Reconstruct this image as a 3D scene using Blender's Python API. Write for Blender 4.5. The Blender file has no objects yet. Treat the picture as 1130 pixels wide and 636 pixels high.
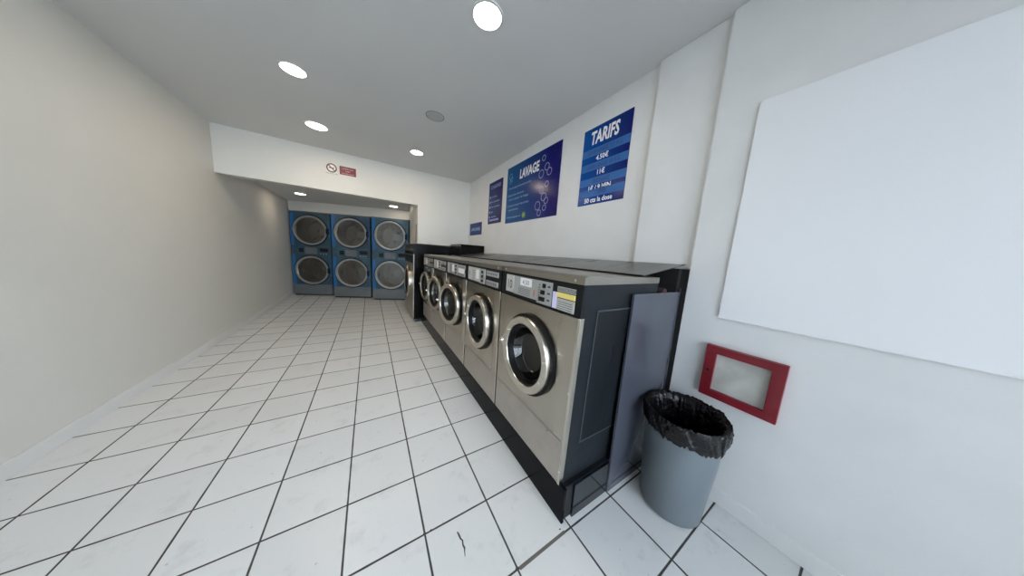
import bpy, bmesh, math, random
from mathutils import Vector, Matrix
random.seed(4)
PI = math.pi
C = bpy.context.scene.collection

# ------------------------------------------------------------------ materials
def mat(name, col, rough=.5, metal=0., noise=0., nscale=8., bump=0., bscale=60., spec=.5, coat=0., stretch=None, emit=None, estr=0., alpha=None):
    m = bpy.data.materials.new(name); m.use_nodes = True
    nt = m.node_tree; b = nt.nodes['Principled BSDF']
    b.inputs['Base Color'].default_value = (*col, 1); b.inputs['Roughness'].default_value = rough
    b.inputs['Metallic'].default_value = metal; b.inputs['Specular IOR Level'].default_value = spec
    b.inputs['Coat Weight'].default_value = coat
    tc = nt.nodes.new('ShaderNodeTexCoord'); mp = nt.nodes.new('ShaderNodeMapping')
    nt.links.new(tc.outputs['Object'], mp.inputs['Vector'])
    if stretch: mp.inputs['Scale'].default_value = stretch
    if noise:
        n = nt.nodes.new('ShaderNodeTexNoise'); n.inputs['Scale'].default_value = nscale; n.inputs['Detail'].default_value = 5
        nt.links.new(mp.outputs[0], n.inputs['Vector'])
        r = nt.nodes.new('ShaderNodeMapRange'); r.inputs['From Min'].default_value = .3; r.inputs['From Max'].default_value = .7
        r.inputs['To Min'].default_value = 1-noise; r.inputs['To Max'].default_value = 1+noise
        nt.links.new(n.outputs['Fac'], r.inputs['Value'])
        v = nt.nodes.new('ShaderNodeVectorMath'); v.operation = 'SCALE'; v.inputs[0].default_value = col
        nt.links.new(r.outputs[0], v.inputs['Scale']); nt.links.new(v.outputs[0], b.inputs['Base Color'])
        q = nt.nodes.new('ShaderNodeMapRange'); q.inputs['From Min'].default_value = .3; q.inputs['From Max'].default_value = .7
        q.inputs['To Min'].default_value = rough*.8; q.inputs['To Max'].default_value = min(1, rough*1.25)
        nt.links.new(n.outputs['Fac'], q.inputs['Value']); nt.links.new(q.outputs[0], b.inputs['Roughness'])
    if bump:
        n2 = nt.nodes.new('ShaderNodeTexNoise'); n2.inputs['Scale'].default_value = bscale; n2.inputs['Detail'].default_value = 3
        nt.links.new(mp.outputs[0], n2.inputs['Vector'])
        bp = nt.nodes.new('ShaderNodeBump'); bp.inputs['Strength'].default_value = bump; bp.inputs['Distance'].default_value = .002
        nt.links.new(n2.outputs['Fac'], bp.inputs['Height']); nt.links.new(bp.outputs[0], b.inputs['Normal'])
    if emit:
        b.inputs['Emission Color'].default_value = (*emit, 1); b.inputs['Emission Strength'].default_value = estr
    return m

def glass_mat(name, tint, refl=.12):
    m = bpy.data.materials.new(name); m.use_nodes = True; nt = m.node_tree
    for n in list(nt.nodes): nt.nodes.remove(n)
    o = nt.nodes.new('ShaderNodeOutputMaterial'); mx = nt.nodes.new('ShaderNodeMixShader')
    t = nt.nodes.new('ShaderNodeBsdfTransparent'); t.inputs[0].default_value = (*tint, 1)
    g = nt.nodes.new('ShaderNodeBsdfGlossy'); g.inputs['Roughness'].default_value = .03
    f = nt.nodes.new('ShaderNodeFresnel'); f.inputs['IOR'].default_value = 1.5
    a = nt.nodes.new('ShaderNodeMath'); a.operation = 'ADD'; a.inputs[1].default_value = refl; a.use_clamp = True
    nt.links.new(f.outputs[0], a.inputs[0]); nt.links.new(a.outputs[0], mx.inputs[0])
    nt.links.new(t.outputs[0], mx.inputs[1]); nt.links.new(g.outputs[0], mx.inputs[2]); nt.links.new(mx.outputs[0], o.inputs[0])
    return m

M = {}
M['wall'] = mat('wall_paint', (.73, .72, .67), .55, noise=.02, nscale=3, bump=.25, bscale=90)
M['wallp'] = mat('pillar_paint', (.76, .765, .755), .5, noise=.03, nscale=4, bump=.3, bscale=60)
M['ceil'] = mat('ceiling_paint', (.66, .66, .65), .65, noise=.02, nscale=2, bump=.15, bscale=70)
M['steel'] = mat('brushed_steel', (.44, .405, .35), .24, 1., noise=.08, nscale=5, bump=.12, bscale=90, stretch=(1, 1, .06))
M['steel2'] = mat('dull_lower_steel', (.47, .43, .385), .34, 1., noise=.12, nscale=7, bump=.1, bscale=70)
M['lid'] = mat('lid_steel', (.37, .345, .30), .34, 1., noise=.12, nscale=4, bump=.1, bscale=60, stretch=(.3, 1, 1))
M['sheet'] = mat('dark_sheet_metal', (.13, .13, .125), .30, .75, noise=.12, nscale=6, bump=.1, bscale=80, stretch=(.1, 1, 1))
M['ring'] = mat('cast_aluminium', (.60, .57, .50), .25, 1.)
M['chrome'] = mat('chrome', (.85, .84, .80), .12, 1.)
M['drum'] = mat('drum_steel', (.30, .31, .30), .22, 1.)
M['black'] = mat('black_plastic', (.008, .009, .010), .35, noise=.1, spec=.2)
M['rubber'] = mat('black_rubber', (.006, .006, .006), .5, spec=.15)
M['side'] = mat('dark_painted_side', (.011, .013, .016), .40, .0, spec=.16, noise=.25, nscale=7, bump=.1, bscale=60)
M['inset'] = mat('dark_inset_panel', (.008, .010, .012), .34, .0, spec=.16, noise=.12, nscale=5, stretch=(6, 6, .5))
M['insetedge'] = mat('worn_grey_edge', (.07, .08, .085), .4, .3, noise=.2)
M['kick'] = mat('glossy_black_tile', (.005, .006, .008), .16, noise=.08, spec=.05)
M['endt'] = mat('glossy_dark_end_tile', (.012, .015, .019), .10, noise=.08, spec=.4)
M['board'] = mat('grey_laminate', (.055, .06, .076), .10, noise=.03, nscale=2, spec=.45)
M['boardedge'] = mat('board_edge', (.02, .02, .022), .5)
M['dark'] = mat('dark_void_shade', (.008, .008, .008), .7)  # near black in place of the shade inside voids
M['mblack'] = mat('glossy_black_cladding', (.004, .004, .004), .2, spec=.12)
M['plate'] = mat('grey_label_plate', (.36, .36, .34), .45, noise=.05, nscale=30)
M['plate2'] = mat('pale_label_plate', (.50, .49, .45), .45, noise=.05, nscale=30)
M['ink'] = mat('dark_ink', (.05, .05, .05), .5)
M['white'] = mat('white_sticker', (.85, .85, .82), .4)
M['yellow'] = mat('yellow_sticker', (.95, .78, .22), .4)
M['lilac'] = mat('lilac_sticker', (.72, .68, .92), .4)
M['pblue'] = None
M['band'] = mat('light_blue_band', (.035, .14, .40), .3, spec=.2)
M['bandink'] = mat('band_ink', (.012, .045, .20), .4)
M['pwhite'] = mat('poster_white', (.85, .88, .92), .4)
M['ppale'] = mat('poster_pale_blue', (.30, .48, .75), .4)
M['pcyan'] = mat('poster_cyan', (.05, .32, .50), .4)
M['plilac'] = mat('poster_lilac', (.30, .33, .62), .4)
M['pgreen'] = mat('poster_green', (.16, .35, .06), .4)
M['red'] = mat('red_paint', (.20, .008, .018), .35, noise=.12, nscale=9)
M['redsign'] = mat('dark_red_sign', (.20, .012, .03), .4)
M['boxin'] = mat('grey_box_inside', (.50, .50, .46), .5, noise=.2, nscale=9)
M['bin'] = mat('grey_bin_plastic', (.125, .148, .163), .42, noise=.05, nscale=5, bump=.1, bscale=120)
M['bag'] = mat('black_bin_bag', (.004, .004, .005), .25, spec=.35, bump=.5, bscale=28)
for n_ in M['bag'].node_tree.nodes:
    if n_.type == 'BUMP': n_.inputs['Distance'].default_value = .02
    if n_.type == 'TEX_NOISE' and n_.inputs['Scale'].default_value == 28: n_.inputs['Distortion'].default_value = 1.2
M['trimw'] = mat('white_trim', (.78, .78, .77), .4)
M['lens'] = mat('lamp_lens', (1, 1, 1), .5, emit=(1, .97, .90), estr=14)
M['off'] = mat('blank_cover', (.48, .48, .465), .6)
M['lamprim'] = mat('lamp_rim', (.62, .62, .61), .35)
M['dgrey'] = mat('dryer_grey', (.16, .18, .19), .4, .3, noise=.12, nscale=5)
M['dblue'] = mat('dryer_blue', (.02, .15, .38), .4, noise=.15, nscale=4)
M['dteal'] = mat('dryer_panel_film', (.045, .10, .145), .35, .2, noise=.25, nscale=9)
M['dring'] = mat('dryer_ring', (.42, .44, .44), .35, .8, noise=.1)
M['ddrum'] = mat('dryer_drum', (.07, .07, .066), .3, .9, noise=.1)
M['glass'] = glass_mat('door_glass', (.62, .67, .68), .02)
M['dglass'] = glass_mat('dryer_glass', (.75, .76, .75), .10)
M['wglass'] = glass_mat('window_glass', (.95, .97, .98), .02)
M['pave'] = mat('pavement', (.35, .35, .34), .9, noise=.1)
M['alu'] = mat('white_aluminium', (.75, .76, .77), .35)
M['brown'] = mat('brown_strip', (.22, .16, .08), .6)

# blue poster print: gradient printed across the sheet (a print colour, not light)
def poster_mat(name, c1, c2, w):
    m = bpy.data.materials.new(name); m.use_nodes = True; nt = m.node_tree; b = nt.nodes['Principled BSDF']
    b.inputs['Roughness'].default_value = .2; b.inputs['Specular IOR Level'].default_value = .22
    tc = nt.nodes.new('ShaderNodeTexCoord'); sx = nt.nodes.new('ShaderNodeSeparateXYZ'); nt.links.new(tc.outputs['Object'], sx.inputs[0])
    r = nt.nodes.new('ShaderNodeMapRange'); r.inputs['From Max'].default_value = w; nt.links.new(sx.outputs['X'], r.inputs['Value'])
    mx = nt.nodes.new('ShaderNodeMix'); mx.data_type = 'RGBA'; mx.inputs['A'].default_value = (*c1, 1); mx.inputs['B'].default_value = (*c2, 1)
    nt.links.new(r.outputs[0], mx.inputs['Factor']); nt.links.new(mx.outputs['Result'], b.inputs['Base Color'])
    return m

# ceramic floor: 33 cm white tiles with dark grout on a world-aligned grid
def floor_mat():
    m = bpy.data.materials.new('white_floor_tiles'); m.use_nodes = True; nt = m.node_tree; b = nt.nodes['Principled BSDF']
    N = nt.nodes.new; L = nt.links.new
    tc = N('ShaderNodeTexCoord'); sx = N('ShaderNodeSeparateXYZ'); L(tc.outputs['Object'], sx.inputs[0])
    def math_(op, a, bb=None, c=None):
        n = N('ShaderNodeMath'); n.operation = op
        for i, v in enumerate((a, bb, c)):
            if v is None: continue
            if isinstance(v, (int, float)): n.inputs[i].default_value = v
            else: L(v, n.inputs[i])
        return n.outputs[0]
    S = .33
    ux = math_('DIVIDE', math_('SUBTRACT', sx.outputs['X'], .2063), S); uy = math_('DIVIDE', math_('SUBTRACT', sx.outputs['Y'], .3206), S)
    def dist(u):
        f = math_('FRACT', math_('ADD', u, .5)); return math_('MULTIPLY', math_('ABSOLUTE', math_('SUBTRACT', f, .5)), S)
    nz = N('ShaderNodeTexNoise'); nz.inputs['Scale'].default_value = 9; L(tc.outputs['Object'], nz.inputs['Vector'])
    wob = math_('MULTIPLY', math_('SUBTRACT', nz.outputs['Fac'], .5), .003)
    d = math_('ADD', math_('MINIMUM', dist(ux), dist(uy)), wob)
    mr = N('ShaderNodeMapRange'); mr.inputs['From Min'].default_value = .0032; mr.inputs['From Max'].default_value = .0054; L(d, mr.inputs['Value'])
    # per-tile tone
    cmb = N('ShaderNodeCombineXYZ'); L(math_('FLOOR', ux), cmb.inputs[0]); L(math_('FLOOR', uy), cmb.inputs[1])
    wn = N('ShaderNodeTexWhiteNoise'); L(cmb.outputs[0], wn.inputs['Vector'])
    sp = N('ShaderNodeTexNoise'); sp.inputs['Scale'].default_value = 220; sp.inputs['Detail'].default_value = 2; L(tc.outputs['Object'], sp.inputs['Vector'])
    st = N('ShaderNodeTexNoise'); st.inputs['Scale'].default_value = 6; st.inputs['Detail'].default_value = 8; st.inputs['Roughness'].default_value = .7; L(tc.outputs['Object'], st.inputs['Vector'])
    fl = N('ShaderNodeTexNoise'); fl.inputs['Scale'].default_value = 38; fl.inputs['Detail'].default_value = 3; L(tc.outputs['Object'], fl.inputs['Vector'])
    fleck = N('ShaderNodeMapRange'); fleck.inputs['From Min'].default_value = .70; fleck.inputs['From Max'].default_value = .78; fleck.inputs['To Min'].default_value = 0; fleck.inputs['To Max'].default_value = .32
    L(fl.outputs['Fac'], fleck.inputs['Value'])
    tone = math_('ADD', math_('MULTIPLY', wn.outputs['Value'], .05), math_('MULTIPLY', sp.outputs['Fac'], .05))
    stn = N('ShaderNodeMapRange'); stn.inputs['From Min'].default_value = .55; stn.inputs['From Max'].default_value = .8; stn.inputs['To Max'].default_value = .16; L(st.outputs['Fac'], stn.inputs['Value'])
    val = math_('SUBTRACT', math_('SUBTRACT', math_('ADD', tone, .67), stn.outputs[0]), fleck.outputs[0])
    tile = N('ShaderNodeVectorMath'); tile.operation = 'SCALE'; tile.inputs[0].default_value = (1, 1.0, .975); L(val, tile.inputs['Scale'])
    mx = N('ShaderNodeMix'); mx.data_type = 'RGBA'; mx.inputs['A'].default_value = (.045, .045, .043, 1)
    L(tile.outputs[0], mx.inputs['B']); L(mr.outputs[0], mx.inputs['Factor']); L(mx.outputs['Result'], b.inputs['Base Color'])
    rr = N('ShaderNodeMapRange'); rr.inputs['To Min'].default_value = .8; rr.inputs['To Max'].default_value = .33; L(mr.outputs[0], rr.inputs['Value']); L(rr.outputs[0], b.inputs['Roughness'])
    bp = N('ShaderNodeBump'); bp.inputs['Strength'].default_value = .35; bp.inputs['Distance'].default_value = .002; L(mr.outputs[0], bp.inputs['Height']); L(bp.outputs[0], b.inputs['Normal'])
    return m
M['floor'] = floor_mat()

# ------------------------------------------------------------------ geometry helpers
def box(bm, x0, x1, y0, y1, z0, z1, bev=0.):
    vs = [bm.verts.new(p) for p in ((x0,y0,z0),(x1,y0,z0),(x1,y1,z0),(x0,y1,z0),(x0,y0,z1),(x1,y0,z1),(x1,y1,z1),(x0,y1,z1))]
    fs = [bm.faces.new([vs[i] for i in q]) for q in ((0,3,2,1),(4,5,6,7),(0,1,5,4),(1,2,6,5),(2,3,7,6),(3,0,4,7))]
    if bev:
        es = {e for f in fs for e in f.edges}
        bmesh.ops.bevel(bm, geom=list(es), offset=bev, segments=2, affect='EDGES', profile=.6)
    return fs

def prism(bm, pts, axis, a, b):
    """extrude a closed 2D outline along an axis; pts in the other two axes in order"""
    def P(u, v, w):
        return {'x': (w, u, v), 'y': (u, w, v), 'z': (u, v, w)}[axis]
    A = [bm.verts.new(P(u, v, a)) for u, v in pts]; B = [bm.verts.new(P(u, v, b)) for u, v in pts]
    n = len(pts)
    bm.faces.new(A); bm.faces.new(B[::-1])
    for i in range(n): bm.faces.new((A[i], B[i], B[(i+1) % n], A[(i+1) % n]))
    bmesh.ops.recalc_face_normals(bm, faces=bm.faces[:])

def lathe(bm, prof, c, n=64, closed=True):
    """revolve (radius, offset) about the local y axis through c = (x, y, z)"""
    rows = []
    for i in range(n):
        a = 2*PI*i/n
        rows.append([bm.verts.new((c[0]+r*math.cos(a), c[1]+o, c[2]+r*math.sin(a))) for r, o in prof])
    m = len(prof)
    for i in range(n):
        j = (i+1) % n
        for k in range(m if closed else m-1):
            l = (k+1) % m
            bm.faces.new((rows[i][k], rows[i][l], rows[j][l], rows[j][k]))
    bmesh.ops.recalc_face_normals(bm, faces=bm.faces[:])

def lathe_z(bm, prof, c, n=48):
    rows = []
    for i in range(n):
        a = 2*PI*i/n
        rows.append([bm.verts.new((c[0]+r*math.cos(a), c[1]+r*math.sin(a), c[2]+o)) for r, o in prof])
    for i in range(n):
        j = (i+1) % n
        for k in range(len(prof)-1):
            bm.faces.new((rows[i][k], rows[i][k+1], rows[j][k+1], rows[j][k]))
    bmesh.ops.remove_doubles(bm, verts=bm.verts[:], dist=1e-6)
    bmesh.ops.recalc_face_normals(bm, faces=bm.faces[:])

def disc(bm, c, r, n=40, y0=0., y1=.004):
    """short cylinder along local y"""
    lathe(bm, [(1e-4, y0), (r, y0), (r, y1), (1e-4, y1)], c, n)

def plate_hole(bm, x0, x1, z0, z1, cx, cz, r, y0, y1, n=72):
    """rectangular plate (front y0, back y1) with a round hole"""
    ang = [2*PI*i/n for i in range(n)]
    for X, Z in ((x0,z0),(x1,z0),(x1,z1),(x0,z1)): ang.append(math.atan2(Z-cz, X-cx) % (2*PI))
    ang = sorted(set(round(a, 6) for a in ang))
    def rim(a):
        dx, dz = math.cos(a), math.sin(a); t = 1e9
        if dx > 1e-9: t = min(t, (x1-cx)/dx)
        if dx < -1e-9: t = min(t, (x0-cx)/dx)
        if dz > 1e-9: t = min(t, (z1-cz)/dz)
        if dz < -1e-9: t = min(t, (z0-cz)/dz)
        return cx+t*dx, cz+t*dz
    R = []
    for a in ang:
        ox, oz = rim(a); ix, iz = cx+r*math.cos(a), cz+r*math.sin(a)
        R.append([bm.verts.new(p) for p in ((ix,y0,iz),(ox,y0,oz),(ox,y1,oz),(ix,y1,iz))])
    k = len(R)
    for i in range(k):
        for q in range(4):
            s = (q+1) % 4
            bm.faces.new((R[i][q], R[i][s], R[(i+1) % k][s], R[(i+1) % k][q]))
    bmesh.ops.recalc_face_normals(bm, faces=bm.faces[:])

def tube(bm, pts, r, n=10):
    pts = [Vector(p) for p in pts]; rings = []
    for i, p in enumerate(pts):
        d = (pts[min(i+1, len(pts)-1)] - pts[max(i-1, 0)]).normalized()
        u = d.orthogonal().normalized() if i == 0 else (u - d*u.dot(d)).normalized()
        v = d.cross(u)
        rings.append([bm.verts.new(p + u*r*math.cos(2*PI*k/n) + v*r*math.sin(2*PI*k/n)) for k in range(n)])
    for a, b in zip(rings, rings[1:]):
        for k in range(n): bm.faces.new((a[k], a[(k+1) % n], b[(k+1) % n], b[k]))
    bm.faces.new(rings[0][::-1]); bm.faces.new(rings[-1])

def obj(name, bm, m, parent=None, smooth=False, mats=None, sharp=35):
    me = bpy.data.meshes.new(name); bm.to_mesh(me); bm.free()
    for x in (mats or [m]): me.materials.append(x)
    o = bpy.data.objects.new(name, me); C.objects.link(o)
    if parent: o.parent = parent
    if smooth:
        for p in me.polygons: p.use_smooth = True
        bpy.context.view_layer.update()
        try: me.set_sharp_from_angle(angle=math.radians(sharp))
        except Exception: pass
    return o

def new(): return bmesh.new()

def tag(o, label, cat, group=None):
    o['label'] = label; o['category'] = cat
    if group: o['group'] = group
    return o
def thing(name, label, cat, loc=(0,0,0), rz=0, group=None):
    o = bpy.data.objects.new(name, None); C.objects.link(o); o.location = loc; o.rotation_euler = (0, 0, rz)
    o.empty_display_size = .1
    return tag(o, label, cat, group)
def struct(name, bm, m, parent=None, **k):
    o = obj(name, bm, m, parent, **k)
    if not parent: o['kind'] = 'structure'
    return o
def printed(name, m, ink, parent, plate, rects, bev=.0006):
    """one plate with ink lines printed on its front (second material)"""
    b = new(); box(b, *plate, bev=bev)
    k = len(b.faces)
    for x0, x1, z0, z1 in rects:
        y = plate[2]-.0004
        f = b.faces.new([b.verts.new(p) for p in ((x0,y,z0),(x1,y,z0),(x1,y,z1),(x0,y,z1))]); f.material_index = 1
    return obj(name, b, m, parent, mats=[m, ink])
def bx(name, m, parent, *a, bev=0.):
    b = new(); box(b, *a, bev=bev); return obj(name, b, m, parent)

def text(name, s, size, x, y, z, m, parent, frame='xy', align='LEFT', shear=0., bold=0., wscale=1., space=1.):
    """lettering lying in the parent's local xy plane (posters) or xz plane facing -y (machines, signs)"""
    cu = bpy.data.curves.new(name, 'FONT'); cu.body = s; cu.size = size; cu.align_x = align; cu.shear = shear; cu.offset = bold
    cu.space_character = space; cu.resolution_u = 2
    t = bpy.data.objects.new(name, cu); C.objects.link(t)
    bpy.context.view_layer.update()
    me = bpy.data.meshes.new_from_object(t.evaluated_get(bpy.context.evaluated_depsgraph_get()))
    bpy.data.objects.remove(t)
    me.materials.clear(); me.materials.append(m)
    me.transform(Matrix.Diagonal((wscale, 1, 1, 1)))
    if frame == 'xz': me.transform(Matrix.Rotation(PI/2, 4, 'X'))
    me.transform(Matrix.Translation((x, y, z)))
    o = bpy.data.objects.new(name, me); C.objects.link(o)
    if parent: o.parent = parent
    return o

# ------------------------------------------------------------------ the setting
ZC, ZA = 2.80, 2.37
YB = 4.75
b = new(); box(b, -1.85, 2.1, -1.6, 8.8, -.12, 0); struct('floor', b, M['floor'])
b = new(); box(b, -1.85, 2.1, -1.6, 4.9, ZC, ZC+.12); struct('ceiling', b, M['ceil'])
b = new(); box(b, -1.7, 2.1, 4.9, 8.8, ZA, ZA+.12); struct('ceiling_alcove', b, M['ceil'])
b = new(); prism(b, [(-1.7,4.9),(-1.7,8.8),(-1.85,8.8),(-1.85,-1.6),(-1.7,-1.6)], 'z', 0, ZC); struct('wall_left', b, M['wall'])
XN = 1.74
for xa, ya, yb in ((XN, -1.6, .652), (1.767, .652, 1.048), (1.80, 1.048, 5.72)):
    b = new(); box(b, xa, 2.1, ya, yb, 0, ZC); struct('wall_right', b, M['wallp'])
b = new(); prism(b, [(2.1,5.72),(1.90,5.72),(1.90,8.8),(2.1,8.8)], 'z', 0, ZA); struct('wall_right', b, M['wall'])
# back wall of the main room: lintel over the opening plus the block over the big machine
b = new(); prism(b, [(-1.7,2.2),(.78,2.2),(.78,1.49),(1.80,1.49),(1.80,ZC),(-1.7,ZC)], 'y', YB, YB+.15)
box(b, .78, 1.80, YB+.15, 5.72, 1.49, ZA)
struct('wall_back', b, M['wall'])
b = new(); box(b, -1.7, 1.9, 8.6, 8.8, 0, ZA); struct('wall_alcove', b, M['wall'])
b = new(); prism(b, [(-1.7,7.955),(1.3,6.565),(1.3,6.72),(-1.7,8.11)], 'z', 2.135, ZA); struct('wall_header', b, M['wall'])
# shop front behind the camera
b = new()
for a in ((-1.7,-1.62,0,ZC),(1.68,XN,0,ZC),(-1.62,1.68,2.62,ZC),(-1.62,1.68,0,.12)):
    box(b, a[0], a[1], -1.6, -1.45, a[2], a[3])
struct('wall_front', b, M['wall'])
w = thing('window_1', 'white framed shop window', 'window'); w['kind'] = 'structure'
b = new()
for xa, xb in ((-1.62,-1.56),(-.55,-.49),(.53,.59),(1.62,1.68)): box(b, xa, xb, -1.56, -1.50, .12, 2.62)
for za, zb in ((.12,.18),(2.56,2.62),(2.1,2.15)): box(b, -1.62, 1.68, -1.555, -1.505, za, zb)
obj('window_frame', b, M['alu'], w)
b = new(); box(b, -1.58, 1.64, -1.533, -1.527, .16, 2.58); obj('pane', b, M['wglass'], w)
b = new(); box(b, -8, 8, -12, -1.6, -.25, -.12); struct('ground', b, M['pave'])
# skirting
b = new(); box(b, XN-.012, XN, -1.45, .652, 0, .09, bev=.002); struct('baseboard_right', b, M['trimw'])
b = new(); box(b, -1.7, -1.688, -1.45, 8.0, 0, .09, bev=.002); struct('baseboard_left', b, M['trimw'])
b = new(); box(b, .772, .78, YB+.12, YB+.17, 1.52, 1.86); struct('trim_1', b, M['brown'])

# cracks and chips in the glaze of the floor tiles
def crack(pts, wmax):
    b = new(); L = []; R = []
    for i, (x, y) in enumerate(pts):
        w_ = wmax*(.25 + .75*math.sin(PI*(i+.5)/len(pts)))*random.uniform(.6, 1.2)
        L.append(b.verts.new((x-w_, y, .0004))); R.append(b.verts.new((x+w_, y, .0004)))
    for i in range(len(pts)-1): b.faces.new((L[i], R[i], R[i+1], L[i+1]))
    return b
fl = bpy.data.objects['floor']
b = crack([(.348,.805),(.353,.825),(.357,.835),(.354,.85),(.358,.868),(.352,.880),(.350,.90),(.347,.915)], .0055)
obj('tile_crack', b, M['ink'], fl)
for x, y, r in ((.206,.985,.008),(.236,.984,.006),(.536,.655,.011),(.81,.672,.006)):
    b = new(); vs = [b.verts.new((x+r*random.uniform(.6,1.1)*math.cos(t*PI/5), y+r*.6*random.uniform(.6,1.1)*math.sin(t*PI/5), .0004)) for t in range(10)]
    b.faces.new(vs); obj('tile_chip', b, M['ink'], fl)
b = new(); b.faces.new([b.verts.new(p) for p in ((.545,.641,.0003),(.825,.645,.0003),(.825,.659,.0003),(.545,.656,.0003))]); obj('wide_joint', b, mat('brown_grout', (.14,.13,.115), .8), fl)

# ------------------------------------------------------------------ ceiling lamps
def lamp(x, y, z, r, power, col, label, lit=True, group='round recessed ceiling lamps'):
    t = thing('ceiling_light', label, 'ceiling light', (x, y, z), 0, group)
    b = new(); lathe_z(b, [(r*1.02, 0), (r*1.02, -.006), (r*1.16, -.006), (r*1.2, 0)], (0,0,0)); obj('lamp_rim', b, M['lamprim'], t, smooth=True)
    b = new(); lathe_z(b, [(.0001, -.003), (r*1.02, -.003), (r*1.02, 0)], (0,0,0)); obj('lens', b, M['lens'], t)
    l = bpy.data.lights.new('lamp', 'AREA'); l.shape = 'DISK'; l.size = r*2; l.energy = power; l.color = col
    lo = bpy.data.objects.new('lamp_glow', l); C.objects.link(lo); lo.parent = t; lo.location = (0, 0, -.008)
WARM = (1, .76, .50); NEU = (1, .93, .82)
lamp(.63, 1.49, ZC, .082, 5, NEU, 'largest round lit ceiling lamp, nearest the camera above the first washer')
lamp(-.52, 2.85, ZC, .08, 5, NEU, 'round lit ceiling lamp left of the blank ceiling cover')
lamp(-.53, 3.93, ZC, .10, 5, WARM, 'lit ceiling lamp above the no smoking sign, nearer the left')
lamp(.62, 3.90, ZC, .08, 4, WARM, 'lit ceiling lamp close to the back wall, beyond the blank ceiling cover')
lamp(-1.22, 6.66, ZA, .085, 1.6, WARM, 'small lit lamp in the low alcove ceiling above the leftmost dryer', group='alcove ceiling lamps')
lamp(.51, 6.45, ZA, .085, 1.6, WARM, 'small lit lamp in the low alcove ceiling above the rightmost dryer', group='alcove ceiling lamps')
t = thing('ceiling_cover', 'unlit round blank cover in the ceiling between two lit lamps', 'ceiling cover', (.62, 2.77, ZC))
b = new(); lathe_z(b, [(.0001, -.006), (.082, -.006), (.084, -.002), (.084, 0)], (0,0,0)); obj('cover_disc', b, M['off'], t, smooth=True)
b = new(); lathe_z(b, [(.086, 0), (.087, -.004), (.094, -.004), (.096, 0)], (0,0,0)); obj('cover_rim', b, mat('cover_rim_grey', (.2,.2,.2), .6), t, smooth=True)

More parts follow.
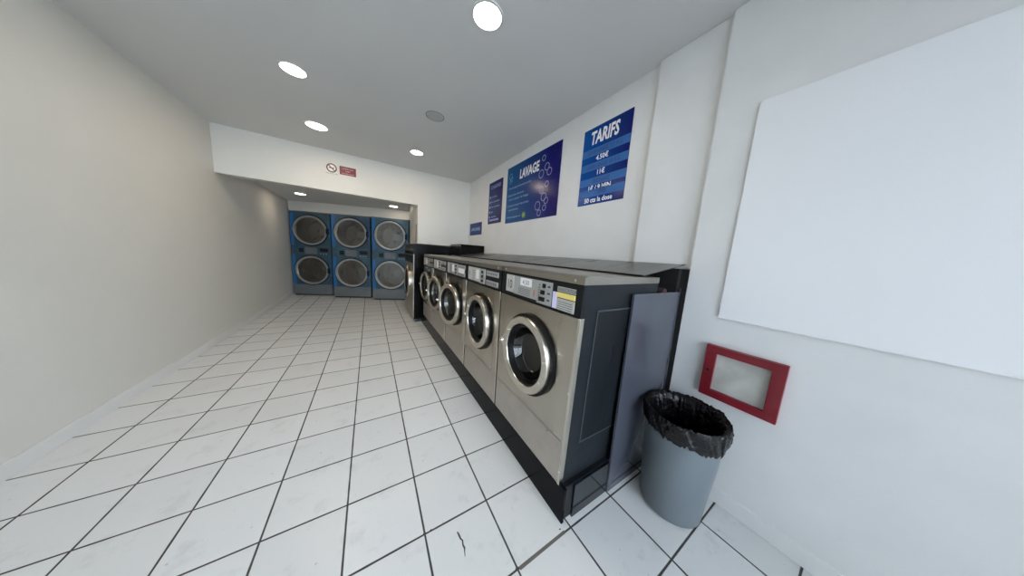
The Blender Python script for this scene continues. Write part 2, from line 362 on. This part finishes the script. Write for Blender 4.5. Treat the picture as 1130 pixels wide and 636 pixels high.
# ------------------------------------------------------------------ washers (local: front faces -y, x to the viewer's right, origin at floor of the base centre)
# origin x = centre, y = front plane, z = bottom of cabinet
DOORX = .02
def washer(label, cx, w, number, variant, ajar=0., front=.825, rim=.232):
    t = thing('washing_machine', label, 'washing machine', (front, cx, .205), -PI/2, 'row of front loading washers along the wall')
    H = 1.065; D = .645; h = w/2 - .003
    zc = .585; dx = 0.
    r0 = .175
    # cabinet shell
    b = new()
    box(b, -h, -h+.012, .004, D, 0, H); box(b, h-.012, h, .004, D, 0, H)
    box(b, -h+.012, h-.012, D-.012, D, 0, H); box(b, -h+.012, h-.012, .004, D, 0, .012)
    cab = obj('cabinet', b, M['side'], t)
    # inset on the right-hand side wall of the cabinet
    b = new(); y0, y1, z0, z1 = .115, .60, .215, .93
    box(b, h, h+.0015, y0, y1, z0, z1); obj('inset_panel', b, M['inset'], cab)
    b = new()
    for a in ((y0-.006,y0,z0-.006,z1+.006),(y0,y1,z1,z1+.006),(y0,y1,z0-.006,z0)):
        box(b, h, h+.003, *a)
    obj('inset_edge', b, M['insetedge'], cab)
    # front sheet
    b = new(); plate_hole(b, -h+.006, h-.004, .245, .90, dx, zc, r0+.012, -.004, .004); obj('front_panel', b, M['steel'], t)
    b = new(); box(b, -h+.006, h-.004, -.004, .004, .002, .240, bev=.0015); obj('lower_panel', b, M['steel2'], t)
    b = new(); box(b, h-.014, h+.001, -.006, .022, .0, .905, bev=.002); obj('corner_strip', b, M['ring'], t)
    # screws
    for sx, sz in ((h-.022,.52),(-h+.02,.68),(h-.03,.075)):
        b = new(); disc(b, (sx, -.004, sz), .0055, 14, -.003, 0); obj('screw', b, M['chrome'], t, smooth=True)
    # lid
    b = new(); prism(b, [(-.004,1.062),(D+.002,1.068),(D+.002,1.102),(.018,1.102),(-.004,1.094)], 'x', -h, h+.001); lid = obj('lid', b, M['lid'], t)
    for sx in (-h+.05, h-.05):
        b = new(); disc(b, (sx, -.006, 1.078), .0075, 14, -.003, 0); obj('lid_screw', b, M['chrome'], lid, smooth=True)
    # control fascia
    b = new(); prism(b, [(-.006,.905),(.02,.905),(.02,1.064),(-.002,1.064)], 'x', -h+.001, h-.001); cp = obj('control_panel', b, M['black'], t)
    def pl(name, m, u0, u1, v0, v1, dy=.0075, ink=()):
        if ink:
            return printed(name, m, M['ink'], cp, (-h+u0*w, -h+u1*w, -dy-.002, -dy+.004, .905+v0, .905+v1), [(-h+a*w, -h+c*w, .905+d, .905+e) for a, c, d, e in ink])
        return bx(name, m, cp, -h+u0*w, -h+u1*w, -dy-.002, -dy+.004, .905+v0, .905+v1, bev=.0006)
    F = -.0102
    if variant == 1:
        pl('number_plate', M['plate2'], .095, .215, .025, .140); text('number', number, .085, -h+.155*w, F, .955, M['ink'], cp, 'xz', 'CENTER', wscale=.8, bold=.001)
        pl('instruction_plate', M['plate'], .225, .555, .022, .140, ink=[(.30,.47,.032+i*.009,.0345+i*.009) for i in range(5)])
        pl('price_sticker', M['white'], .325, .485, .088, .136, .0085); text('price', '4.50', .04, -h+.405*w, -.0112, .905+.097, M['ink'], cp, 'xz', 'CENTER')
        bx('red_lamp', mat('red_mark', (.5,.12,.08), .4), cp, -h+.515*w, -h+.527*w, F-.001, F+.001, .945, .985)
        pl('keypad_plate', M['plate'], .558, .72, .012, .140, ink=[(.575,.590,.024+i*.015,.030+i*.015) for i in range(7)]+[(.675,.705,.035+i*.037,.046+i*.037) for i in range(3)])
        for i, (u, wd) in enumerate(((.64,.022),(.628,.032),(.622,.045))):
            bx('button', M['black'], cp, -h+u*w-wd*.5, -h+u*w+wd*.5, -.018, F+.001, .905+.104-i*.038, .905+.128-i*.038, bev=.003)
        pl('brand_plate', M['plate'], .775, .935, .104, .130); text('brand_lettering', 'WASCATOR', .023, -h+.782*w, F, .905+.109, M['ink'], cp, 'xz', wscale=1.0)
        pl('yellow_strip', M['yellow'], .775, .935, .075, .100)
        pl('program_plate', M['plate2'], .775, .935, .012, .070, ink=[(.79,.92,.020+i*.011,.0225+i*.011) for i in range(4)])
        pl('lilac_sticker', M['lilac'], .733, .772, .012, .098)
    else:
        pl('number_plate', M['plate2'], .06, .165, .02, .14); text('number', number, .07, -h+.112*w, F, .955, M['ink'], cp, 'xz', 'CENTER', wscale=.7)
        pl('instruction_plate', M['plate2'] if variant == 2 else M['plate'], .175, .435, .02, .14, ink=[(.20,.30,.03+i*.016,.034+i*.016) for i in range(6)])
        pl('price_sticker', M['white'], .33, .42, .045, .125, .0085)
        pl('keypad_plate', M['plate'], .445, .60, .015, .14)
        for i in range(3):
            bx('button', M['black'], cp, -h+.53*w-.014, -h+.53*w+.014, -.018, F+.001, .905+.104-i*.038, .905+.126-i*.038, bev=.003)
        pl('brand_plate', M['plate'], .635, .93, .095, .135, ink=[(.655+i*.038,.675+i*.038,.108,.121) for i in range(7)])
        pl('program_plate', M['plate'], .635, .93, .018, .058, ink=[(.655+i*.043,.675+i*.043,.026,.05) for i in range(6)])
        if variant == 3: pl('white_sticker', M['white'], .64, .90, .05, .10, .0085)
    # drum
    b = new(); lathe(b, [(r0+.012,.012),(r0+.03,.06),(r0+.035,.30),(r0-.01,.302),(r0-.02,.31),(r0-.05,.312),(r0-.055,.30),(.085,.302),(.075,.315),(.04,.315),(.03,.29),(.001,.288),(.001,.445),(r0+.04,.425),(r0+.035,.05),(r0+.02,.006)], (dx,0,zc), 56)
    dr = obj('drum', b, M['drum'], t, smooth=True)
    for k in range(3):
        b = new()
        a = k*2*PI/3 + cx*2.1; c, s = math.cos(a), math.sin(a); R = r0+.03
        q = [(dx+R*c+o*-s*.03, zc+R*s+o*c*.03) for o in (-1,1)] + [(dx+(R-.05)*c, zc+(R-.05)*s)]
        A = [b.verts.new((x,.08,z)) for x,z in q]; B = [b.verts.new((x,.295,z)) for x,z in q]
        b.faces.new(A); b.faces.new(B[::-1])
        for i in range(3): b.faces.new((A[i],B[i],B[(i+1)%3],A[(i+1)%3]))
        bmesh.ops.recalc_face_normals(b, faces=b.faces[:]); obj('paddle', b, M['drum'], dr)
    # black ring behind the door, wider than its rim
    b = new(); lathe(b, [(r0+.005,-.022),(r0+.072,-.022),(r0+.072,-.0045),(r0+.005,.01)], (dx,0,zc), 64); obj('door_back_ring', b, M['rubber'], t, smooth=True)
    # door, hinged at the viewer's right (+x); local origin at the hinge
    hx = dx + rim
    d = bpy.data.objects.new('door', None)
    b = new(); ro = rim
    prof = [(ro,-.022),(ro-.001,-.044),(ro-.004,-.051),(ro-.009,-.054),(ro-.014,-.053),(ro-.040,-.050),(ro-.044,-.051),(ro-.047,-.048),(ro-.052,-.036),(ro-.053,-.022)]
    lathe(b, prof, (-rim,0,0), 96)
    d = obj('door', b, M['ring'], t, smooth=True, sharp=13); d.location = (hx, 0, zc); d.rotation_euler = (0, 0, ajar)
    ri = ro-.052
    b = new(); lathe(b, [(ri+.004,-.044),(ri-.008,-.040),(ri-.022,-.010),(ri-.012,.0),(ri+.004,-.02)], (-rim,0,0), 64); obj('door_gasket', b, M['rubber'], d, smooth=True)
    b = new()
    gp = [(.0001,.085),(.06,.083),(.11,.070),(ri-.035,.04),(ri-.014,-.022)]
    n = 56; rows = [[b.verts.new((-rim+r*math.cos(2*PI*i/n), y, r*math.sin(2*PI*i/n))) for r, y in gp] for i in range(n)]
    for i in range(n):
        for k in range(len(gp)-1): b.faces.new((rows[i][k], rows[i][k+1], rows[(i+1)%n][k+1], rows[(i+1)%n][k]))
    obj('door_glass', b, M['glass'], d, smooth=True)
    b = new(); lathe(b, [(ri-.040,-.0),(ri-.037,-.003),(ri-.034,.0),(ri-.037,.003)], (-rim,.045,0), 48); obj('glass_glint_ring', b, M['drum'], d, smooth=True)  # grey ring imitating reflection arcs in the glass bowl
    for a in (10, -25, 150, 210):
        a = math.radians(a); R = ro-.028
        b = new(); disc(b, (-rim+R*math.cos(a), -.053, R*math.sin(a)), .007, 14, -.002, .003); obj('door_screw', b, M['chrome'], d, smooth=True)
    b = new(); box(b, -2*rim-.035, -2*rim+.02, -.050, -.030, -.012, .022, bev=.004); disc(b, (-2*rim-.022,-.05,.005), .010, 16, -.012, .0); obj('door_handle', b, M['chrome'], d)
    b = new(); box(b, dx-rim-.055, dx-rim-.025, -.022, -.003, zc-.045, zc+.03, bev=.003); obj('door_latch', b, M['plate2'], t)
    if variant == 1:
        bpy.context.view_layer.update()
        def taper(o):
            if o.type == 'MESH' and o.name.split('.')[0] in ('cabinet', 'lower_panel', 'corner_strip', 'front_panel', 'inset_panel', 'inset_edge'):
                for v in o.data.vertices:
                    if v.co.x > h*.9: v.co.x -= .022*max(0, 1 - v.co.z/.9)
            for c in o.children: taper(c)
        taper(t)
    return t
washer('stainless washer nearest the camera, yellow strip on its panel, beside the grey bin', 1.075, .760, '10', 1)
washer('stainless front loader directly behind the nearest washer, its door shut', 1.812, .706, '9', 2)
washer('third stainless washer from the camera, door slightly ajar, white sticker on its panel', 2.525, .706, '8', 3, ajar=math.radians(11))
washer('fourth stainless washer from the camera, door ajar behind the third one', 3.238, .706, '7', 2, ajar=math.radians(9))
washer('farthest small washer in the row, against the tall black clad machine', 3.965, .73, '6', 2, ajar=math.radians(5))

# plinth the row stands on
t = thing('machine_plinth', 'long low glossy black plinth under the row of washers', 'plinth', (.83, .685, 0))
bx('plinth_core', M['dark'], t, .0165, .60, .012, 3.84, 0, .177)
b = new(); box(b, 0, .016, 0, 3.86, 0, .203, bev=.002); obj('kick_board', b, M['kick'], t)
b = new(); box(b, .074, .365, -.003, .010, 0, .198, bev=.0015); obj('end_panel', b, M['endt'], t)
b = new(); box(b, .016, .40, .012, .05, .178, .203); obj('top_rail', b, M['side'], t)

# sloping cover sheet over the backs, duct behind
t = thing('cover_sheet', 'dark grey metal cover sheet sloping up from the washer lids to the wall', 'cover', (1.29, .69, 1.309))
b = new(); prism(b, [(0,.008),(.470,.083),(.470,.087),(0,.012)], 'y', 0, 3.19); obj('sheet', b, M['sheet'], t)
bx('shadow_gap_strip', M['rubber'], t, .002, .02, .02, 3.17, 0, .0085)  # black strip standing in for the shadow gap under the sheet edge
t = thing('service_duct', 'dark service duct with pipes between the washers and the wall', 'duct', (1.64, .72, 0))
b = new(); box(b, -.155, .112, .03, 3.75, 0, 1.17, bev=.004); box(b, .060, .126, -.024, 3.18, 1.17, 1.366); box(b, .080, .126, -.024, .03, 0, 1.17); box(b, .1005, .126, -.064, -.024, 0, 1.366); obj('casing_and_void_shade', b, M['dark'], t)  # casing, plus slim dark boxes standing in for shade under the sheet
for i, (x, z) in enumerate(((-.10,1.20),(-.03,1.205),(.06,1.215))):
    b = new(); tube(b, [(x,.0,z),(x,1.0,z),(x,3.7,z)], .022 if i != 1 else .03, 12)
    obj('pipe', b, (M['side'], mat('rusty_pipe', (.07,.035,.03), .6), M['side'])[i], t, smooth=True)

# leaning board
t = thing('end_board', 'glossy dark grey board standing on the floor between the first washer and the wall', 'board', (1.195, .685, 0))
b = new(); box(b, 0, .520, -.010, .003, .0, 1.218, bev=.001); obj('board_face', b, M['board'], t)
b = new(); box(b, .5205, .542, -.004, .003, .25, 1.24); obj('edge_strip', b, M['boardedge'], t)

# black clad box above the far washers and the big machine at the end
t = thing('black_cabinet', 'black box on the wall side above the far end of the washer row', 'cabinet', (1.35, 3.92, 1.315))
b = new(); box(b, 0, .445, 0, .60, .0, .205, bev=.003); obj('cabinet_body', b, M['mblack'], t)
b = new(); box(b, -.02, .0, 0, .60, .17, .185, bev=.002); obj('cabinet_edge', b, M['lid'], t)

def big_washer():
    t = thing('large_washing_machine', 'large black sided washer with steel front at the far end of the row', 'washing machine', (.69, 5.16, 0), -PI/2)
    h = .60
    b = new()
    box(b, -h, -h+.02, .006, .70, .06, 1.33); box(b, h-.02, h, .006, .70, .06, 1.33); box(b, -h+.02, h-.02, .68, .70, .06, 1.33); box(b, -h+.02, h-.02, .006, .70, .06, .08)
    obj('cabinet', b, M['mblack'], t)
    bx('base', mat('blue_black_base', (.012,.02,.028), .3), t, -h+.02, h-.012, .03, .68, 0, .06)
    b = new(); plate_hole(b, -h+.006, h-.001, .075, 1.285, 0, .73, .25, -.006, .004); obj('front_panel', b, M['steel2'], t)
    b = new(); box(b, -h, h, -.0, .70, 1.33, 1.47, bev=.003); box(b, -h, h, -.006, .004, 1.287, 1.33); obj('top_cladding', b, M['mblack'], t)
    b = new(); lathe(b, [(.251,.0),(.26,.05),(.26,.5),(.001,.5),(.001,.505),(.27,.505),(.27,.05),(.262,.004)], (0,0,.73), 48); obj('drum', b, M['drum'], t, smooth=True)
    b = new(); lathe(b, [(.34,-.008),(.34,-.05),(.325,-.062),(.29,-.062),(.265,-.045),(.26,-.008)], (0,0,.73), 64); d = obj('door', b, M['ring'], t, smooth=True)
    b = new(); lathe(b, [(.262,-.045),(.24,-.04),(.24,-.008),(.262,-.01)], (0,0,.73), 48); obj('door_gasket', b, M['rubber'], d, smooth=True)
    b = new(); disc(b, (0,0,.73), .24, 48, -.03, -.024); obj('door_glass', b, M['glass'], d, smooth=True)
    bx('door_handle', M['chrome'], d, -.375, -.34, -.05, -.02, .69, .77, bev=.004)
    bx('control_panel', M['black'], t, -h+.05, h-.05, -.012, -.006, 1.12, 1.26, bev=.002)
big_washer()

# ------------------------------------------------------------------ stacked dryers
ANG = math.radians(-16.5)
def dryer(label, x, y):
    t = thing('stacked_dryer', label, 'tumble dryer', (x, y, 0), ANG, 'blue and grey stacked dryers in the alcove')
    W, H, D = .425, 2.115, .75
    b = new(); box(b, -W, -W+.02, .006, D, .03, H); box(b, W-.02, W, .006, D, .03, H); box(b, -W, W, D-.02, D, .03, H); box(b, -W, W, .006, D, H-.02, H); box(b, -W, W, .006, D, .03, .05); box(b, -W+.02, W-.02, .02, D-.02, 1.10, 1.13)
    obj('cabinet', b, M['dgrey'], t)
    bx('foot_rail', M['black'], t, -W+.01, W-.01, .03, D-.02, 0, .03)
    b = new(); box(b, -W, W, -.006, .006, .035, .285, bev=.002); obj('kick_panel', b, M['dgrey'], t)
    for zc, z0, z1 in ((.665,.29,1.05),(1.675,1.285,2.10)):
        b = new(); plate_hole(b, -W+.075, W-.002, z0, z1, .02, zc, .335, -.006, .006, 56); pn = obj('door_surround', b, M['dteal'], t)
        b = new(); box(b, -W, -W+.073, -.007, .006, z0, z1, bev=.001); obj('blue_band', b, M['dblue'], pn)
        b = new(); box(b, W-.065, W-.012, -.010, -.006, zc-.14, zc+.16, bev=.001); obj('blue_patch', b, M['dblue'], pn)
        b = new(); lathe(b, [(.388,-.007),(.388,-.024),(.365,-.024),(.365,-.007)], (.0,0,zc), 64); r = obj('door', b, M['black'], t, smooth=True)
        b = new(); lathe(b, [(.366,-.008),(.366,-.036),(.358,-.044),(.332,-.044),(.320,-.030),(.320,-.008)], (.0,0,zc), 64); obj('door_ring', b, M['dring'], r, smooth=True)
        b = new(); lathe(b, [(.0001,-.012),(.324,-.010),(.324,-.006),(.0001,-.008)], (0,0,zc), 48); obj('door_glass', b, M['dglass'], r, smooth=True)
        bx('door_handle', M['black'], r, .345, .40, -.055, -.02, zc-.07, zc+.07, bev=.006)
        b = new(); lathe(b, [(.335,.008),(.34,.05),(.35,.06),(.35,.6),(.001,.62),(.001,.625),(.355,.61),(.355,.05),(.34,.007)], (.02,0,zc), 48); dr = obj('drum', b, M['ddrum'], t, smooth=True)
        b = new(); disc(b, (.02,.59,zc), .10, 32, 0, .01); obj('drum_hub', b, M['dgrey'], dr, smooth=True)
    b = new(); box(b, -W+.002, W-.002, -.008, .006, 1.055, 1.28, bev=.002); cp = obj('control_panel', b, M['dteal'], t)
    bx('instruction_plate', M['dgrey'], cp, -.14, .12, -.011, -.008, 1.085, 1.25, bev=.001)
    bx('coin_slot', M['black'], cp, -.27, -.17, -.012, -.008, 1.12, 1.22, bev=.001)
    bx('display', M['black'], cp, .18, .36, -.012, -.008, 1.15, 1.24, bev=.001)
    for i in range(3):
        b = new(); disc(b, (.20+i*.06,-.008,1.10), .013, 14, -.01, 0); obj('button', b, M['dring'], cp, smooth=True)
    return t
dryer('leftmost stacked dryer, set farthest back of the three dryers', -1.265, 7.775)
dryer('middle stacked dryer with blue bands, below the red sign', -.392, 7.250)
dryer('rightmost stacked dryer, standing nearest, beside the opening wall', .462, 6.765)

# ------------------------------------------------------------------ posters on the right wall (local x to the viewer's right, y up, z out of the wall)
def poster(name, label, yl, z0, w, h, m, group=None):
    b = new(); box(b, 0, w, 0, h, 0, .004)
    t = obj(name, b, m); tag(t, label, 'sign', group)
    t.matrix_world = Matrix(((0,0,-1,1.80),(-1,0,0,yl),(0,1,0,z0),(0,0,0,1)))
    return t
Zt = .0046
def ringmesh(b, x, y, r, wd, z=Zt, n=24):
    A = [b.verts.new((x+r*math.cos(2*PI*i/n), y+r*math.sin(2*PI*i/n), z)) for i in range(n)]
    B = [b.verts.new((x+(r-wd)*math.cos(2*PI*i/n), y+(r-wd)*math.sin(2*PI*i/n), z)) for i in range(n)]
    for i in range(n): b.faces.new((A[i], A[(i+1)%n], B[(i+1)%n], B[i]))
def rect(b, x0, x1, y0, y1, z=Zt):
    b.faces.new([b.verts.new(p) for p in ((x0,y0,z),(x1,y0,z),(x1,y1,z),(x0,y1,z))])

B1, B2 = (.003,.050,.24), (.004,.010,.125)
p = poster('price_sign', 'blue price poster headed TARIFS with pale horizontal bands, nearest the camera', 1.725, 1.91, .495, .695, poster_mat('price_print', (.001,.075,.33), (.002,.008,.13), .5))
text('heading', 'TARIFS', .155, .085, .548, Zt, M['pwhite'], p, bold=.005, wscale=.62, shear=.1)
for i, (yb, s1, s2) in enumerate(((.440,'LAVE LINGE 7,5 KG','4.50€'),(.310,'LAVE LINGE 18 KG','11€'),(.175,'SECHAGE','1€ / 9 MIN'),(.070,'LESSIVE','50 cts la dose'))):
    b = new(); rect(b, .001, .494, yb, yb+.068); bd = obj('pale_band', b, M['band'], p)
    text('band_lettering', s1, .050, .2475, yb+.017, Zt+.0006, M['bandink'], bd, align='CENTER', bold=.001, wscale=.85)
    dy = (.052, .052, .052, .055)[i]
    text('price_lettering', s2, .060, .235, yb-dy+.004, Zt, M['pwhite'], p, align='CENTER', bold=.0015, wscale=.92)

p = poster('instruction_sign', 'large blue LAVAGE poster with bubble rings, largest sign on the wall', 3.20, 1.862, 1.165, .80, poster_mat('wash_print', (.001,.090,.28), (.004,.004,.13), 1.0))
text('heading', 'LAVAGE', .165, .34, .585, Zt, M['pwhite'], p, bold=.006, wscale=.72, shear=.05)
b = new()
rnd = random.Random(2)
for x, y, r in ((.86,.70,.035),(.93,.585,.045),(.98,.52,.045),(.83,.525,.050),(.95,.385,.036),(.86,.33,.045),(.91,.245,.050),(.96,.195,.040),(.80,.155,.055),(.935,.115,.036),(.84,.065,.040)):
    b = new(); ringmesh(b, x, y, r, .009); obj('bubble_ring', b, M['plilac'], p)
for x, y, r in ((.10,.665,.045),(.13,.625,.035),(.10,.59,.028)):
    b = new(); ringmesh(b, x, y, r, .009); obj('emblem_ring', b, M['pcyan'], p)
lines = [(.485,.04,.62,'1. Triez votre linge et videz toutes les poches'),(.385,.04,.47,'2. Chargez la machine et fermez la porte'),(.325,.08,.58,'sans tasser le linge'),(.235,.04,.60,'3. Versez la lessive dans le bac'),(.175,.08,.35,'puis choisissez'),(.070,.04,.42,'4. Payez et appuyez sur')]
for y, x0, x1, s in lines:
    o = text('instruction_line', s, .036, 0, 0, 0, M['ppale'], p, bold=.0004)
    wd = max(v.co.x for v in o.data.vertices)
    o.data.transform(Matrix.Diagonal(((x1-x0)/wd, 1, 1, 1))); o.data.transform(Matrix.Translation((x0, y, Zt)))
b = new(); n = 24; b.faces.new([b.verts.new((.50+.040*math.cos(2*PI*i/n), .080+.040*math.sin(2*PI*i/n), Zt)) for i in range(n)]); gb = obj('start_button_emblem', b, M['pgreen'], p)
text('emblem_lettering', 'OK', .035, .50, .068, Zt+.0006, mat('lime', (.35,.5,.1), .4), gb, align='CENTER')

p = poster('notice_sign', 'narrow upright dark blue notice left of the LAVAGE poster', 3.825, 1.90, .485, .685, poster_mat('notice_print', (.004,.030,.17), (.012,.006,.09), .5))
text('heading', 'CONSIGNES', .075, .245, .575, Zt, M['plilac'], p, align='CENTER', bold=.001, wscale=.85)
for i, (s, wd) in enumerate((('Pas de fumee', .22),('Pas de teinture', .30),('Pas d\'animaux', .33),('Merci', .17),('Videz le filtre', .22))):
    y = .43 - i*.082
    text('notice_line', s, .036, .12, y, Zt, M['ppale'], p, wscale=wd/.22*.95, bold=.0005)
    b = new(); ringmesh(b, .065, y+.012, .022, .022); obj('bullet', b, M['plilac'], p)
b = new(); rect(b, .06, .40, .045, .075); obj('footer_bar', b, M['plilac'], p)
p = poster('machine_sign', 'small blue sign low on the wall near the far corner', 4.675, 1.738, .59, .235, poster_mat('small_print', (.004,.045,.22), (.008,.010,.12), .6))
text('sign_lettering', 'LAVE LINGE', .085, .295, .085, Zt, M['ppale'], p, align='CENTER', bold=.001)

# signs over the opening on the back wall
t = thing('no_smoking_sign', 'round no smoking sign on the wall above the opening', 'sign', (-.482, YB-.003, 2.545))
b = new(); disc(b, (0,0,0), .062, 36, 0, .003); obj('sign_face', b, M['white'], t)
b = new(); lathe(b, [(.066,-.001),(.066,.002),(.050,.002),(.050,-.001)], (0,0,0), 40); obj('red_ring', b, mat('ring_red_black', (.10,.02,.02), .5), t)
b = new(); box(b, -.036, .034, -.0022, -.001, -.006, .006); obj('cigarette', b, M['ink'], t)
b = new(); box(b, -.052, .052, -.003, -.002, -.007, .007); o = obj('slash', b, mat('slash_red', (.3,.03,.04), .5), t); o.rotation_euler = (0, math.radians(45), 0)
text('caption', 'DEFENSE DE FUMER', .018, 0, -.001, -.090, M['ink'], t, 'xz', 'CENTER')
t = thing('red_notice_sign', 'small dark red sign beside the no smoking sign', 'sign', (-.275, YB-.003, 2.54))
bx('sign_face', M['redsign'], t, -.108, .108, 0, .003, -.063, .063)
for i, s in enumerate(('LAVERIE SOUS', 'VIDEO', 'SURVEILLANCE')):
    text('sign_lettering', s, .024, 0, -.001, .022-i*.036, mat('pinkish_white_'+'abc'[i], (.75,.55,.55), .5), t, 'xz', 'CENTER')

# ------------------------------------------------------------------ red box and white panel on the near wall
t = thing('red_wall_box', 'red framed box on the white wall above the bin', 'box', (XN, .33, .78))
b = new()
for a in ((-.16,.16,.11,.155),(-.16,.16,-.155,-.11),(-.16,-.11,-.11,.11),(.11,.16,-.11,.11)):
    box(b, -.030, 0, a[0], a[1], a[2], a[3], bev=.002)
obj('frame', b, M['red'], t)
bx('inner_plate', M['boxin'], t, -.012, 0, -.11, .11, -.11, .11)
b = new(); tube(b, [(-.034,.135,.005),(-.028,.135,.005)], .007, 12); obj('lock', b, M['black'], t)
t = thing('white_wall_panel', 'plain white panel on the near wall above the red box', 'panel', (XN, .47, 1.10))
bx('panel_face', mat('white_panel_gloss', (.88,.89,.90), .25), t, -.010, 0, -1.0, .0, 0, 1.15, bev=.001)
b = new(); 
b.free()

# ------------------------------------------------------------------ the bin
BX, BY = 1.485, .465
t = thing('waste_bin', 'round grey plastic waste bin in the corner by the board', 'bin', (BX, BY, 0))
Hb, rb, rt = .575, .150, .186
def rad(z): return rb + (rt-rb)*z/Hb
b = new(); lathe_z(b, [(.0001,0),(rb-.012,0),(rb,.012),(rad(.3),.3),(rad(Hb),Hb),(rad(Hb)+.006,Hb+.004),(rad(Hb)-.006,Hb+.002),(rad(.3)-.006,.3),(rb-.006,.012),(.0001,.012)], (0,0,0), 72); obj('bin_body', b, M['bin'], t, smooth=True)
tb = tag(thing('x', 'x', 'x', (BX, BY, 0)), 'black plastic bin bag lining the grey bin, folded over its rim', 'bin bag'); tb.name = 'bin_bag'
rn = random.Random(8)
b = new(); n = 320
ph = [(rn.uniform(0,6.28), f_, rn.uniform(.4,1)) for f_ in (5,9,14,21,29,38,51,64,77)]
def wr(a, k=0): return sum(w*math.sin(f*a+p+k*(1.1+.5*math.sin(f))) for p, f, w in ph)/3.0
prof = []
for (z, off, amp, za) in ((.475,.006,.006,.012),(.486,.008,.007,.010),(.498,.009,.007,.008),(.510,.010,.007,.006),(.525,.010,.007,.004),(.545,.010,.006,.003),(.562,.010,.006,.003),(.575,.012,.006,.004),(.590,.007,.004,.005),(.593,-.002,.004,.005),(.576,-.016,.004,.0),(.54,-.020,.008,0),(.45,-.028,.012,0),(.30,-.04,.012,0),(.12,-.05,.012,0),(.05,-.09,.004,0)):
    prof.append((z, off, amp, za))
rows = []
for k, (z, off, amp, za) in enumerate(prof):
    r_ = []
    for i in range(n):
        a = 2*PI*i/n
        tw = a + .10*(k-7)*.25
        zz = z + za*wr(a*1.0+1.3, 0) + (.012*math.exp(-((a-5.65)/.16)**2) if 6 < k < 11 else 0)
        if k < 5: zz += .02*math.sin(a-1.0)*(5-k)/5
        rr = rad(min(z, Hb)) + off + amp*wr(tw, k*.35)
        if k < 10: rr = max(rr, rad(min(zz, Hb)) + .0075)
        else: rr = min(rr, rad(min(z, Hb)) - .010)
        r_.append(b.verts.new((rr*math.cos(a), rr*math.sin(a), zz)))
    rows.append(r_)
for A, B in zip(rows, rows[1:]):
    for i in range(n): b.faces.new((A[i], A[(i+1)%n], B[(i+1)%n], B[i]))
b.faces.new(rows[-1])
bmesh.ops.recalc_face_normals(b, faces=b.faces[:])
o = obj('bag_film', b, M['bag'], tb, smooth=False)
for q in o.data.polygons: q.use_smooth = True

# ------------------------------------------------------------------ light, camera, view
wd = bpy.data.worlds.new('overcast_street'); bpy.context.scene.world = wd; wd.use_nodes = True
bg = wd.node_tree.nodes['Background']; bg.inputs[0].default_value = (.80, .88, 1.0, 1); bg.inputs[1].default_value = 9.5

f_px, yaw, pitch, roll, hcam = 252.79, .5596, .1396, .0668, 1.378
cam = bpy.data.cameras.new('camera'); co = bpy.data.objects.new('camera', cam); C.objects.link(co)
cam.sensor_fit = 'HORIZONTAL'; cam.sensor_width = 36; cam.lens = f_px*36/1130; cam.clip_start = .02
fw = Vector((math.sin(yaw)*math.cos(pitch), math.cos(yaw)*math.cos(pitch), -math.sin(pitch)))
r0 = Vector((math.cos(yaw), -math.sin(yaw), 0)); u0 = r0.cross(fw)
rr = r0*math.cos(roll) + u0*math.sin(roll); uu = -r0*math.sin(roll) + u0*math.cos(roll)
co.matrix_world = Matrix(((rr.x,uu.x,-fw.x,0),(rr.y,uu.y,-fw.y,0),(rr.z,uu.z,-fw.z,hcam),(0,0,0,1)))
sc = bpy.context.scene; sc.camera = co
sc.view_settings.view_transform = 'Standard'; sc.view_settings.look = 'None'; sc.view_settings.gamma = 1
sc.view_settings.use_curve_mapping = False; sc.view_settings.exposure = 0.15
